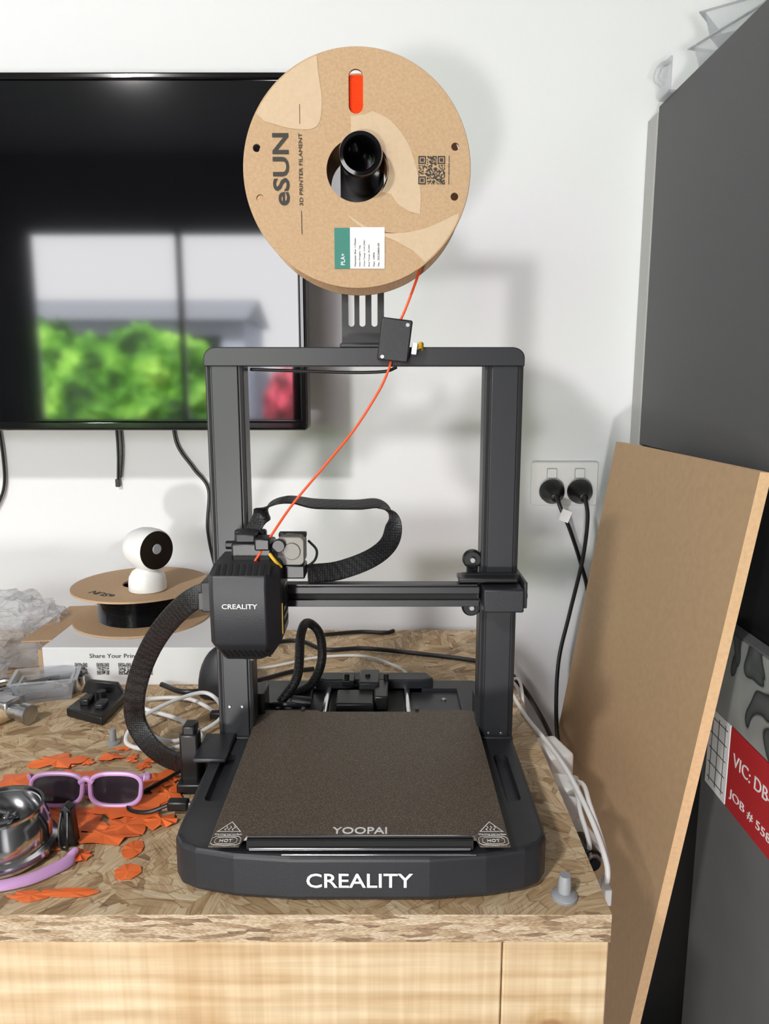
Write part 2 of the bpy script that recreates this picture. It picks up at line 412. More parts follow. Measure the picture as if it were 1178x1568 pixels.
# outside
box('outdoor_ground', -14, 10, -16, Y0-.12, -.12, -.02, 'grass')
def bush(name, loc, scale, m, off, sub=5):
    bm = bmesh.new(); bmesh.ops.create_icosphere(bm, subdivisions=sub, radius=1); off = Vector(off)
    for v in bm.verts:
        q = v.co+off
        d = noise.noise(q*3.5)*.2 + noise.noise(q*11)*.10 + noise.noise(q*26)*.05
        v.co *= 1+d
    bmesh.ops.transform(bm, matrix=Matrix.Translation(loc) @ Matrix.Diagonal((*scale, 1)), verts=bm.verts)
    newobj(name, bm, m)
bush('garden_bush', (-2.45, -5.4, .74), (.90, .6, .90), 'green', (0, 0, 0), 6)
bush('garden_bush', (-3.95, -6.9, .6), (.9, .6, 1.2), 'green', (9, 2, 1))
bush('flowering_shrub', (-1.12, -7.2, .78), (.36, .3, .55), 'pink', (5, 2, 4))
hs = [box('house_wall', -6.5, -2.4, -13, -11, -.02, 2.2, 'extwall'), box('house_wing', -2.4, 1.5, -13.5, -12, -.02, 1.35, 'extwall'),
      prism('house_roof', [(-13.3, 2.15), (-10.7, 2.15), (-12, 2.6)], 'x', -6.8, -2.3, 'roof'),
      box('house_pane_a', -3.6, -2.8, -11.03, -10.98, 1.0, 1.9, 'gloss'), box('house_pane_b', -5.3, -4.3, -11.03, -10.98, 1.0, 1.9, 'gloss')]
group('neighbour_house', hs)

# ------------------------------------------------------------------ workbench
T = .75
wb = []
top = box('osb_top', -1.3, .177, .521, 1.195, T-.024, T, 'osb')
top.data.materials.append(M['osbe'])
for p in top.data.polygons:
    if abs(p.normal.z) < .5: p.material_index = 1
wb.append(top)
wb.append(box('apron', -1.3, .0925, .5225, .5675, T-.024-.14, T-.0242, 'pine', .0015))
wb.append(box('post_1', .0935, .1765, .5225, .6055, 0, T-.0242, 'pine2', .0015))
wb.append(box('post_2', -1.3, -1.217, .57, .653, 0, T-.0242, 'pine', .0015))
wb.append(box('post_3', .0935, .1765, 1.10, 1.183, 0, T-.0242, 'pine', .0015))
wb.append(box('post_4', -1.3, -1.217, 1.10, 1.183, 0, T-.0242, 'pine', .0015))
wb.append(box('rear_apron', -1.215, .092, 1.14, 1.183, T-.164, T-.0242, 'pine', .0015))
group('workbench', wb)

# ------------------------------------------------------------------ television
tv = []
tx0, tx1, ty, tz0, tz1 = -.945, -.1115, 1.10, E-.073, E+.408
body = prism('casing', rrect((tx0+tx1)/2, (tz0+tz1)/2, tx1-tx0, tz1-tz0, .006), 'y', ty, ty+.045, 'gloss', .002)
tv.append(body)
tv.append(box('screen', tx0+.011, tx1-.011, ty-.0015, ty+.002, tz0+.016, tz1-.011, 'screen'))
for n_, a in (('l', (tx0+.001, tx0+.010, tz0, tz1)), ('r', (tx1-.010, tx1-.001, tz0, tz1))):
    tv.append(box('bezel_'+n_, a[0], a[1], ty-.005, ty+.01, a[2]+.002, a[3]-.002, 'gloss', .0025))
tv.append(box('bezel_top', tx0+.002, tx1-.002, ty-.005, ty+.01, tz1-.010, tz1-.001, 'gloss', .0025))
tv.append(box('bezel_bottom', tx0+.002, tx1-.002, ty-.007, ty+.01, tz0+.001, tz0+.014, 'gloss', .003))
tv.append(box('rear_bulge', tx0+.15, tx1-.13, ty+.04, ty+.09, tz0+.06, tz1-.1, 'blk', .01))
tv.append(box('wall_bracket', -.65, -.4, ty+.085, Y1-.0005, 1.25, 1.45, 'blk', .003))
group('television', tv)

# cords hanging below the television
wy = Y1-.007
wc = [tube('cord_1', [(-.44, wy, 1.13), (-.438, wy, 1.05), (-.441, wy, .995)], .0022, 'blk'),
      tube('cord_2', [(-.434, wy, 1.13), (-.431, wy, 1.05), (-.4365, wy, 1.0)], .0018, 'blk'),
      box('cord_tip', -.445, -.438, wy-.003, wy+.003, .985, .998, 'blk', .001)]
group('hanging_cord', wc)
tube('television_power_cord', [(-.345, wy, 1.13), (-.342, wy, 1.06), (-.315, wy, 1.015), (-.292, wy, .98), (-.296, wy, .91), (-.28, wy, .83), (-.25, wy, .79), (-.24, 1.18, .7565), (-.2, 1.15, .7545)], .0027, 'blk')
tube('antenna_cord', [(-.635, wy, 1.13), (-.628, wy, 1.04), (-.632, wy, .98), (-.66, wy, .93)], .0025, 'blk')

# ------------------------------------------------------------------ power outlet
po_ = [prism('plate', rrect(.298, .990, .110, .073, .005), 'y', Y1-.009, Y1, 'white', .002)]
for i, dx in enumerate((-.022, .024)):
    po_.append(prism('rocker_frame_%d' % i, rrect(.298+dx, 1.008, .017, .017, .002), 'y', Y1-.0105, Y1-.007, 'cabl'))
    po_.append(prism('rocker_%d' % i, rrect(.298+dx, 1.008, .015, .015, .002), 'y', Y1-.013, Y1-.008, 'white', .0008))
group('power_outlet', po_)
for i, (dx, pts) in enumerate(((-.022, [(.276, 1.195, .978), (.283, 1.185, .955), (.30, 1.19, .92), (.325, 1.21, .86), (.343, 1.22, .80), (.35, 1.22, .70), (.34, 1.22, .5)]),
                               (.024, [(.322, 1.195, .976), (.326, 1.185, .94), (.322, 1.19, .87), (.305, 1.19, .78), (.285, 1.17, .70), (.27, 1.10, .62), (.262, 1.0, .60)]))):
    px = .298+dx
    q = [lathe('plug_body', [(0, 0), (.019, 0), (.021, .004), (.019, .014), (.012, .022), (.007, .034), (0, .036)], (px, Y1-.010, .980), (0, -1, -.25), 'blk', 32),
         tube('cord', pts, .0033, 'blk')]
    if i == 0: q.append(box('tag', .281, .297, 1.180, 1.184, .936, .955, 'paper', 0, RY(20)))
    group('power_plug', q)

# ------------------------------------------------------------------ mdf board leaning on cabinet
def hexa(name, A, B, m, edge=None, thick=(0, 0, 0)):
    bm = bmesh.new(); t = Vector(thick)
    v = [bm.verts.new(p) for p in (A[0], A[1], B[1], B[0])]; w = [bm.verts.new(Vector(p)+t) for p in (A[0], A[1], B[1], B[0])]
    bm.faces.new(v); bm.faces.new(w[::-1])
    for i in range(4): bm.faces.new((v[i], w[i], w[(i+1) % 4], v[(i+1) % 4])).material_index = 1
    return newobj(name, bm, [m, edge or m], False)
lean = .148
def bx(x, z): return x - lean*(E-.091-z)
ztop = E-.091
hexa('mdf_sheet', [(bx(.345, 0), 1.12, .002), (bx(.375, 0), .745, .002)], [(.345, 1.12, ztop), (.375, .745, ztop)], 'mdf', 'mdfe', (.0125, .001, -.001))

# ------------------------------------------------------------------ cabinet
cb = [box('side_panel', .405, .425, -.35, 1.195, ztop-.01, E+.397, 'cab', .0015),
      box('carcass', .426, 1.0, -.35, 1.195, ztop-.01, E+.396, 'cab', .0015),
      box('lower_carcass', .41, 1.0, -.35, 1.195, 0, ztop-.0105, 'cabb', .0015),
      box('back_trim', .404, 1.0, 1.197, Y1-.001, 0, E+.39, 'cabl', .0015)]
group('storage_cabinet', cb)
# carton with art print and red label
bz = E-.279
ct = [box('carton_body', .392, .4085, .45, .86, .0, bz, 'greybox', .001),
      box('leaf_print', .3905, .3925, .45, .858, E-.383, bz-.002, 'leafp'),
      box('red_band', .3905, .3925, .45, .79, E-.481, E-.3845, 'red'),
      box('form_print', .3903, .3925, .792, .845, E-.481, E-.3845, 'paper')]
mt = Matrix(((0, 0, -1), (-1, 0, 0), (0, 1, 0)))
ct.append(text('label_text_1', 'VIC: DB-U 20', (.3902, .715, E-.418), .13, 'whitep', mtx=mt, height=.015))
ct.append(text('label_text_2', 'JOB # 5585B', (.3902, .725, E-.461), .115, 'whitep', mtx=mt, height=.013))
for i in range(5):
    ct.append(box('form_line_%d' % i, .3900, .3904, .797, .84, E-.395-i*.019, E-.394-i*.019, 'ink'))
for i in range(3):
    ct.append(box('form_col_%d' % i, .3900, .3904, .802+i*.016, .803+i*.016, E-.475, E-.39, 'ink'))
group('labelled_carton', ct)

# clear plastic parts on the cabinet
z0 = E+.397
def tray(name, cx, cy, w, d, h, rot, z):
    bm = bmesh.new()
    o = [(-w/2, -d/2), (w/2, -d/2), (w/2, d/2), (-w/2, d/2)]
    R = Matrix.Rotation(rot, 2)
    b = [bm.verts.new((*(R@Vector(p)*.85+Vector((cx, cy))), z)) for p in o]; t = [bm.verts.new((*(R@Vector(p)+Vector((cx, cy))), z+h)) for p in o]
    t2 = [bm.verts.new((*(R@Vector(p)*1.12+Vector((cx, cy))), z+h)) for p in o]
    bm.faces.new(b)
    for i in range(4):
        j = (i+1) % 4; bm.faces.new((b[i], b[j], t[j], t[i])); bm.faces.new((t[i], t[j], t2[j], t2[i]))
    ob = newobj(name, bm, 'clear', False); s = ob.modifiers.new('s', 'SOLIDIFY'); s.thickness = .0015
    return ob
cl = [tray('tray_a', .47, 1.04, .09, .12, .035, .3, z0+.001), tray('tray_b', .475, 1.06, .08, .10, .03, .9, z0+.038),
      tray('tray_c', .46, .93, .06, .07, .05, -.4, z0+.001), tray('tray_d', .48, .98, .1, .05, .02, .6, z0+.07)]
group('clear_plastic_trays', cl)
ck = [box('hook_plate', .398, .402, 1.14, 1.18, E+.40, E+.445, 'clear', .001), box('hook_base', .398, .43, 1.14, 1.18, E+.3975, E+.401, 'clear', .001),
      tube('hook_arm', [(.40, 1.15, E+.44), (.385, 1.14, E+.43), (.38, 1.14, E+.415), (.39, 1.14, E+.405)], .004, 'clear')]
group('clear_plastic_hook', ck)

# ------------------------------------------------------------------ 3D printer
pr = []
def R_(pts): return [(CX+x, y) for x, y in pts]
half = [(.055, .5325), (.10, .537), (.132, .5445), (.146, .552), (.1525, .563), (.1535, .578), (.1535, .785), (.150, .795), (.136, .80), (.136, .882), (.13, .888)]
outl = half + [(-x, y) for x, y in reversed(half)]
base = prism('base_shell', R_(outl), 'z', T+.003, T+.041, 'char', .004, 3)
cutters = [prism('c1', rrect(CX+.1345, .655, .014, .085, .006), 'z', T+.035, T+.06, 'char'),
           prism('c2', rrect(CX-.1345, .655, .014, .085, .006), 'z', T+.035, T+.06, 'char'),
           box('c3', CX-.107, CX+.107, .55, .86, T+.028, T+.06, 'char')]
cut(base, cutters)
pr.append(base)
for i, (x, y) in enumerate(((-.13, .58), (.13, .58), (-.12, .85), (.12, .85))): pr.append(cyl('foot_%d' % i, (CX+x, y, T), (CX+x, y, T+.0045), .012, 'blk'))
pr.append(text('base_logo', 'CREALITY', (CX, .5318, T+.0215), .084, 'whitep', height=.0125, off=.012))
# bed
pz = E-.358
pr.append(box('bed_plate', CX-.115, CX+.115, .548, .768, pz-.0075, pz-.0015, 'steel', .001))
pl_ = [(-.118, .531), (-.094, .531), (-.091, .5445), (.091, .5445), (.094, .531), (.118, .531), (.118, .772), (.112, .776), (.055, .776), (.05, .772), (-.05, .772), (-.055, .776), (-.112, .776), (-.118, .772)]
pr.append(prism('build_sheet', R_(pl_), 'z', pz-.0014, pz, 'peel', .0005))
pr.append(text('sheet_logo', 'YOOPAI', (CX-.0005, .5515, pz+.0001), .044, 'whitep', rx=0, height=.009, off=.01))
for s in (-1, 1):
    cx = CX+s*.1055
    bm = bmesh.new()
    tri_o = [(cx-.010, .5495), (cx+.010, .5495), (cx, .564)]; tri_i = [(cx-.0084, .5504), (cx+.0084, .5504), (cx, .5626)]
    a = [bm.verts.new((x, y, pz+.0002)) for x, y in tri_o]; b = [bm.verts.new((x, y, pz+.0002)) for x, y in tri_i]
    for i in range(3): bm.faces.new((a[i], a[(i+1) % 3], b[(i+1) % 3], b[i]))
    pr.append(newobj('warning_triangle', bm, 'whitep', False))
    for k in range(3): pr.append(tube('heat_mark', [(cx-.003+k*.003, .5515, pz+.0003), (cx-.004+k*.003, .553, pz+.0003), (cx-.002+k*.003, .555, pz+.0003), (cx-.003+k*.003, .557, pz+.0003)], .0003, 'whitep', 4, 3))
    pr.append(text('warning_text', 'Warning hot surface', (cx, .5462, pz+.0001), .022, 'whitep', rx=0))
    hx = [(cx-.0115, .5375), (cx-.009, .5435), (cx+.009, .5435), (cx+.0115, .5375), (cx+.009, .5325), (cx-.009, .5325)]
    pr.append(tube('badge', [(x, y, pz+.0002) for x, y in hx], .00022, 'whitep', 4, 2, closed=True))
    pr.append(tube('badge_i', [(x*.75+cx*.25, y*.7+.538*.3, pz+.0002) for x, y in hx], .00022, 'whitep', 4, 2, closed=True))
    pr.append(text('badge_text', 'HOT', (cx, .538, pz+.0002), .010, 'whitep', rx=0, height=.0035))
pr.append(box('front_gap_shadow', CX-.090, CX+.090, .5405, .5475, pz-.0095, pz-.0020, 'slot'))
pr.append(box('front_gap_trim', CX-.088, CX+.088, .5385, .5402, pz-.0095, pz-.0070, 'chrome', .0005))
pr.append(box('sheet_front_lip', CX-.09, CX+.09, .5440, .5448, pz-.0012, pz+.0003, 'chrome'))
pr.append(box('front_lower_lip', CX-.062, CX+.092, .5352, .5365, T+.0405, T+.0418, 'chrome', .0004))
# y axis behind the bed
for i, x in enumerate((-.0676, .027)): pr.append(cyl('y_rod_%d' % i, (x, .57, pz-.013), (x, .878, pz-.013), .004, 'chrome'))
pr.append(prism('rear_crossbar', [(-.085, .866), (-.078, .885), (.052, .885), (.06, .866), (.045, .86), (-.07, .86)], 'z', T+.03, T+.052, 'char', .002))
pr.append(box('rear_deck', CX-.134, CX+.134, .80, .859, T+.0335, T+.037, 'charm', .001))
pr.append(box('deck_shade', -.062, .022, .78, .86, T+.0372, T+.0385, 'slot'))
pr.append(box('bed_carriage_a', -.055, -.012, .79, .83, T+.038, T+.053, 'blk', .002))
pr.append(box('belt_block', -.03, -.006, .83, .872, T+.04, T+.061, 'charm', .002))
pr.append(box('belt_tooth', -.012, .004, .80, .85, T+.04, T+.057, 'blk', .002))
pr.append(box('stop_block', -.05, -.036, .845, .872, T+.05, T+.057, 'blk', .001))
for i, x in enumerate((-.045, -.02, 0.002)): pr.append(cyl('screw_%d' % i, (x, .85, T+.05), (x, .85, T+.064), .003, 'blk', 12))
pr.append(box('deck_box_left', -.150, -.085, .79, .85, T+.036, T+.046, 'blk', .002))
pr.append(cyl('bed_knob', (-.105, .80, T+.052), (-.083, .80, T+.05), .006, 'blk'))
pr.append(cyl('deck_screw', (.07, .835, T+.036), (.07, .835, T+.039), .003, 'steel', 16))
for dx in (-.07, .055): pr.append(box('sheet_tab_%d' % (dx > 0), CX+dx-.002, CX+dx+.002, .772, .778, pz-.001, pz+.003, 'blk', .0005))
# uprights
cy0, cy1 = .734, .762
for s in (-1, 1):
    xo = CX+s*.1535; xi = CX+s*.1165
    a, b = min(xo, xi), max(xo, xi)
    n_ = 'l' if s < 0 else 'r'
    pr.append(box('upright_'+n_, a, b, cy0+.002, cy1, T+.036, E+.016, 'charm', .001))
    pr.append(box('upright_cover_'+n_, a+.006, b-.005, cy0, cy0+.003, T+.040, E+.014, 'charm', .001))
    for x in (a+.0035, b-.0025): pr.append(box('slot_'+n_, x-.0012, x+.0012, cy0+.0012, cy0+.0025, T+.041, E+.014, 'slot'))
    pr.append(box('upright_foot_'+n_, a-.0, b+.0, cy0-.004, cy1+.01, T+.036, T+.043, 'char', .0015))
    for dx in (.012, .025): pr.append(cyl('foot_screw', (a+dx, cy0+.001, T+.075-(.03 if s > 0 else 0)), (a+dx, cy0-.0008, T+.075-(.03 if s > 0 else 0)), .0018, 'steel', 12))
# top beam with rounded ends
bt, bb = E+.0305, E+.0125
pts = [(CX-.1535, bb)] + [(CX-.1535+.012-.012*math.cos(a), bt-.010+.010*math.sin(a)) for a in [i*math.pi/12 for i in range(7)]] + \
      [(CX+.1535-.012+.012*math.sin(a), bt-.010+.010*math.cos(a)) for a in [i*math.pi/12 for i in range(7)]] + [(CX+.1535, bb)]
pr.append(prism('top_beam', pts, 'y', cy0-.003, cy1+.002, 'charm', .001))
pr.append(tube('beam_cable', [(CX-.115, .766, E+.010), (-.07, .768, E+.008), (-.03, .768, E+.007), (.0, .765, E+.008), (.012, .76, E+.012)], .0016, 'blk'))
# spool bracket with slots
sx0, sx1 = -.0425, -.0005
br = box('spool_bracket', sx0, sx1, cy1+.008, cy1+.012, E+.014, E+.215, 'charm', 0)
cs = [prism('c', rrect(x, E+.089, .006, .074, .0029), 'y', cy1-.1, cy1+.1, 'charm') for x in (sx0+.0095, sx0+.0205, sx0+.0325)]
cut(br, cs); pr.append(br)
pr.append(box('bracket_foot', sx0, sx1, cy0-.004, cy1+.013, E+.0300, E+.0335, 'charm', .001))
pr.append(box('bracket_lip', sx0-.001, sx1+.001, cy1+.001, cy1+.012, E+.024, E+.036, 'charm', .001))
hx_, hz_ = -.0205, E+.1903
pr.append(lathe('spool_holder', [(0, 0), (.016, 0), (.0165, .012), (.0172, .078), (.0186, .080), (.0190, .084), (.0180, .0875), (.0150, .0878), (.0135, .086), (.0125, .075), (.012, .03), (0, .03)], (hx_, cy1+.010, hz_), (0, -1, 0), 'gloss', 64))
# filament sensor
R = RY(7)
sxm, szm = .0095, E+.036
pr.append(box('sensor_body', sxm-.0145, sxm+.0145, .712, .7305, szm-.0195, szm+.0195, 'char', .0015, R))
for dx, dz in ((.011, .0135), (-.0125, -.015)): pr.append(cyl('sensor_screw', (sxm+dx+.001, .7125, szm+dz), (sxm+dx+.001, .711, szm+dz), .0022, 'steel', 16))
pr.append(box('sensor_plug', sxm+.016, sxm+.021, .716, .728, szm-.013, szm-.002, 'white', .0008, R))
for k in range(3): pr.append(tube('sensor_wire', [(sxm+.020, .722, szm-.004-k*.002), (sxm+.025, .722, szm-.002-k*.002), (sxm+.0265, .73, szm-.004-k*.002), (sxm+.022, .738, szm-.008)], .0011, 'yellow', 6))
# x gantry
gz = E-.2085
gb = prism('x_beam', [(.706, gz-.010), (.706, gz-.003), (.709, gz-.003), (.709, gz+.003), (.706, gz+.003), (.706, gz+.010), (.728, gz+.010), (.728, gz-.010)], 'x', CX-.135, CX+.112, 'charm', .0006)
pr.append(gb)
pr.append(box('x_belt_top', CX-.12, CX+.11, .7075, .7135, gz+.0105, gz+.012, 'blk'))
pr.append(box('x_slot', CX-.12, CX+.11, .7085, .7092, gz-.0028, gz+.0028, 'slot'))
pr.append(box('x_end_cap', CX+.1145, CX+.1535, .694, .724, gz-.0125, gz+.0105, 'char', .0015))
pr.append(box('x_end_plate', CX+.096, CX+.154, .7235, .7335, gz-.011, gz+.018, 'charm', .001))
pr.append(box('x_end_arm', CX+.092, CX+.15, .7105, .7335, gz+.0125, gz+.0175, 'blk', .001))
pr.append(box('x_end_side', CX+.154, CX+.1575, .70, .757, gz-.010, gz+.016, 'char', .001))
pr.append(cyl('x_end_screw', (CX+.1575, .715, gz-.001), (CX+.160, .715, gz-.001), .004, 'blk', 16))
pr.append(box('z_nut_right', CX+.148, CX+.154, .74, .76, gz+.015, gz+.027, 'blk', .001))
for dz in (.029, -.021):
    pr.append(lathe('guide_wheel', [(.003, -.005), (.008, -.005), (.0098, -.002), (.0098, .002), (.008, .005), (.003, .005)], (CX+.1085, .744, gz+dz), (0, 1, 0), 'blk', 32))
    pr.append(cyl('wheel_bolt', (CX+.1085, .736, gz+dz), (CX+.1085, .750, gz+dz), .003, 'steel', 16))
pr.append(box('wheel_plate', CX+.104, CX+.1155, .7505, .754, gz-.026, gz+.034, 'charm', .001))
pr.append(box('x_end_left', CX-.158, CX-.128, .70, .7335, gz-.014, gz+.016, 'char', .0015))
pr.append(box('x_left_cover', CX-.161, CX-.150, .70, .757, gz-.012, gz+.006, 'blk', .001))
# print head
HZ = E-.010
def ring(bm, z, y0, xl, xr, ch, yb, chl=.004):
    return [bm.verts.new(p) for p in ((xl, yb, z), (xl, y0+chl*1.2, z), (xl+chl, y0, z), (xr-ch, y0, z), (xr, y0+ch*1.25, z), (xr, yb, z))]
bm = bmesh.new(); hl, hr = -.1560, -.0935
lv = [(HZ-.245, .661, .007, .012, .009), (HZ-.2265, .643, .0015, .001, .011), (HZ-.222, .6405, 0, 0, .0115), (HZ-.172, .6385, 0, 0, .0115), (HZ-.1605, .6405, .0, .0, .0115), (HZ-.152, .652, .003, .003, .010)]
rs = [ring(bm, z, y, hl+a, hr-b, c, .703) for z, y, a, b, c in lv]
for A, B in zip(rs, rs[1:]):
    for i in range(6): bm.faces.new((A[i], A[(i+1) % 6], B[(i+1) % 6], B[i]))
bm.faces.new(rs[0][::-1]); bm.faces.new(rs[-1])
pr.append(newobj('print_head_cover', bm, 'char', True, .0012, 3))
pr.append(text('head_logo', 'CREALITY', (-.1280, .6386, E-.1975), .0315, 'whitep', rx=87.8, height=.0044, off=.012))
for k in range(9): pr.append(box('top_vent', -.149+k*.0056, -.1460+k*.0056, .6459, .6466, HZ-.1620, HZ-.1500, 'slot', 0, RX(-54)))
for k in range(9): pr.append(box('bottom_vent', -.1465+k*.0048, -.1440+k*.0048, .6512, .6520, HZ-.2425, HZ-.2285, 'slot', 0, RX(44) @ RY(-15)))
pr.append(box('side_vent_panel', hr-.0015, hr+.001, .665, .695, HZ-.222, HZ-.178, 'blk', .001))
for k in range(4): pr.append(box('side_vent', hr+.0009, hr+.0014, .668, .692, HZ-.214+k*.009, HZ-.210+k*.009, 'slot'))
pr.append(box('head_sidewire', hr+.0002, hr+.0010, .657, .658, HZ-.219, HZ-.190, 'yellow'))
pr.append(cyl('nozzle', (-.125, .675, HZ-.243), (-.125, .675, HZ-.251), .003, 'motor', 16))
pr.append(box('heater_block', -.132, -.118, .668, .682, HZ-.248, HZ-.242, 'blk', .001))
# extruder
pr.append(box('extruder_body', -.140, -.103, .668, .70, E-.164, E-.147, 'blk', .002))
pr.append(box('extruder_cap', -.137, -.118, .672, .695, E-.148, E-.139, 'char', .002))
pr.append(box('extruder_arm', -.118, -.104, .664, .685, E-.153, E-.142, 'blk', .0015))
pr.append(cyl('extruder_spring', (-.146, .676, E-.150), (-.134, .676, E-.150), .004, 'blk', 16))
pr.append(prism('extruder_motor', rrect(-.0865, E-.156, .025, .027, .005), 'y', .676, .698, 'motor', .001))
pr.append(box('motor_cap', -.0995, -.0735, .690, .6985, E-.146, E-.1415, 'blk', .001))
pr.append(box('motor_plug', -.100, -.074, .678, .70, E-.183, E-.170, 'blk', .0015))
pr.append(cyl('motor_pinion', (-.097, .6765, E-.150), (-.097, .670, E-.150), .006, 'blk', 16))
pr.append(cyl('motor_boss', (-.0855, .6765, E-.156), (-.0855, .6745, E-.156), .008, 'motor', 24))
pr.append(tube('yellow_wire', [(-.104, .662, E-.155), (-.099, .660, E-.161), (-.094, .664, E-.168)], .0016, 'yellow', 8))
pr.append(tube('motor_wire', [(-.076, .69, E-.176), (-.066, .69, E-.168), (-.064, .69, E-.158), (-.072, .695, E-.150)], .0012, 'blk', 8))
# ribbon cable loop
rb = [(-.133, .700, E-.158), (-.120, .702, E-.132), (-.108, .706, E-.117), (-.092, .712, E-.114), (-.068, .74, E-.122), (-.03, .77, E-.128), (-.005, .785, E-.130), (.008, .775, E-.144), (.006, .755, E-.163), (-.012, .735, E-.176), (-.045, .722, E-.186), (-.075, .712, E-.187)]
fl = [(.8, -.3, .5), (.7, -.2, .5), (.3, 1, .3), (0, 1, .1), (0, 1, .25), (0, 1, .3), (.2, 1, .3), (-.6, 1, .4), (-.6, .6, .8), (-.4, .3, 1), (0, .2, 1), (0, .1, 1)]
pr.append(tube('ribbon_cable', rb, .0095, 'braid', 16, 10, flat=[Vector(f) for f in fl], r2=.0013, pw=.6))
pr.append(box('ribbon_clip', -.142, -.112, .694, .704, E-.160, E-.140, 'blk', .002))
# flat sleeved cable down the left side
sl = [(-.160, .705, E-.200), (-.190, .706, E-.213), (-.226, .73, E-.25), (-.253, .75, E-.293), (-.268, .76, E-.334), (-.270, .765, E-.368), (-.252, .755, E-.390), (-.222, .735, E-.3965), (-.190, .722, E-.394), (-.172, .72, E-.390)]
slw = [(-.3, 0, 1), (-.5, 0, .9), (-.8, 0, .7), (-.9, 0, .4), (-1, 0, .1), (-1, 0, -.3), (-.5, 0, -.9), (0, 0, -1), (0, 0, -1), (0, 0, -1)]
pr.append(tube('sleeved_cable', sl, .0112, 'braid', 20, 8, flat=[Vector(f) for f in slw], r2=.0028, pw=.45))
# sleeved bed cable loop
pr.append(tube('bed_cable', [(-.118, .80, T+.05), (-.1, .815, T+.075), (-.098, .84, T+.115), (-.092, .86, T+.124), (-.078, .865, T+.108), (-.076, .86, T+.075), (-.088, .845, T+.052), (-.11, .83, T+.046)], .0055, 'braid', 12))
pr.append(tube('z_motor_cable', [(-.15, .80, T+.04), (-.13, .80, T+.047), (-.11, .79, T+.052), (-.09, .80, T+.045)], .003, 'blk'))
pr.append(box('z_motor', -.158, -.13, .765, .80, T+.036, T+.075, 'blk', .002))
pr.append(box('z_motor_r', CX+.118, CX+.15, .765, .795, T+.036, T+.07, 'blk', .002))
pr.append(cyl('lead_screw_l', (CX-.128, .776, T+.07), (CX-.128, .776, E+.012), .004, 'steel', 16))
# screen mount, left side
pr.append(box('display_mount', -.206, -.187, .700, .716, T+.002, T+.060, 'blk', .0025))
pr.append(box('display_mount_b', -.203, -.190, .702, .720, T+.058, T+.068, 'blk', .002))
pr.append(box('display_rail', -.188, -.155, .68, .735, T+.0405, T+.0455, 'charm', .002))
pr.append(box('display_foot', -.208, -.170, .69, .73, T+.002, T+.012, 'blk', .002))
group('desktop_3d_printer', pr)

# ------------------------------------------------------------------ orange filament spool on the holder
sp = []
scx, scz, sy0, sy1, sr = -.0244, E+.182, .7055, .7665, .1005
def flange(name, y, t):
    o = lathe(name, [(.0268, 0), (sr-.0005, 0), (sr, .0006), (sr, t-.0006), (sr-.0005, t), (.0268, t), (.0268, 0)], (scx, y, scz), (0, 1, 0), 'kraft', 128)
    cs = [prism('c', rrect(scx-.0005, scz+.0645, .0125, .036, .006), 'y', y-.01, y+.02, 'kraft')]
    for dx, dz in ((-.088, .0185), (-.086, -.0235), (.0865, .0195), (.0865, -.022)):
        cs.append(cyl('c', (scx+dx, y-.01, scz+dz), (scx+dx, y+.02, scz+dz), .0034, 'kraft', 24))
    return cut(o, cs)
f1 = flange('flange_front', sy0, .003); f2 = flange('flange_rear', sy1-.003, .003)
for o in (f1, f2):
    o.data.materials.append(M['kraftd'])
    for p in o.data.polygons:
        if abs(p.normal.y) < .5: p.material_index = 1
sp += [f1, f2]
r = .045
sp.append(lathe('hub', [(.0275, .003), (.0275, sy1-sy0-.003), (.042, sy1-sy0-.0032), (.042, .0032), (.0275, .003)], (scx, sy0, scz), (0, 1, 0), 'kraftd', 64))
prof = [(.0421, .0045)]
while r < .0785:
    prof += [(r, .0036), (r+.0009, .0050)]; r += .0018
prof += [(.079, .004)]
y = .006
while y < sy1-sy0-.006: prof += [(.0794, y), (.0786, y+.0009)]; y += .0018
prof += [(.079, sy1-sy0-.005), (.0421, sy1-sy0-.005)]
sp.append(lathe('orange_winding', prof, (scx, sy0, scz), (0, 1, 0), 'orange', 96))
fy = sy0-.0004
def patch(name, pts, m, y=fy):
    bm = bmesh.new(); bm.faces.new([bm.verts.new((scx+x, y, scz+z)) for x, z in pts]); bmesh.ops.triangulate(bm, faces=bm.faces)
    return newobj(name, bm, m, False)
def arc(cx, cz, r, a0, a1, n=24): return [(cx+r*math.cos(math.radians(a0+(a1-a0)*i/n)), cz+r*math.sin(math.radians(a0+(a1-a0)*i/n))) for i in range(n+1)]
sw1 = [(.03, -.02), (.036, -.028), (.045, -.034)] + [(p.x, p.y) for p in spline([(.056, -.037, 0), (.0565, -.020, 0), (.053, .0, 0), (.045, .022, 0), (.030, .0405, 0), (.014, .0485, 0)], 6)] + [(.0065, .0455), (-.005, .0445)]
sp.append(patch('swirl_1', arc(0, 0, .028, 100, -40, 40) + sw1, 'kraftl'))
sp.append(patch('swirl_2', arc(0, 0, .0990, 110, 152) + [(p.x, p.y) for p in spline([(-.080, .040, 0), (-.055, .034, 0), (-.035, .036, 0), (-.030, .055, 0), (-.033, .080, 0)], 5)], 'kraftl'))
sp.append(patch('swirl_3', [(p.x, p.y) for p in spline([(-.012, -.035, 0), (.005, -.048, 0), (.03, -.053, 0), (.06, -.049, 0), (.0905, -.036, 0)], 6)] + arc(0, 0, .0990, -24, -52) + [(.05, -.068), (.035, -.060), (.015, -.052)], 'kraftl'))
sp.append(text('spool_brand', 'eSUN', (scx-.067, sy0-.0006, scz+.0005), .060, 'ink', mtx=RY(-90) @ RX(90), height=.0145, off=.02))
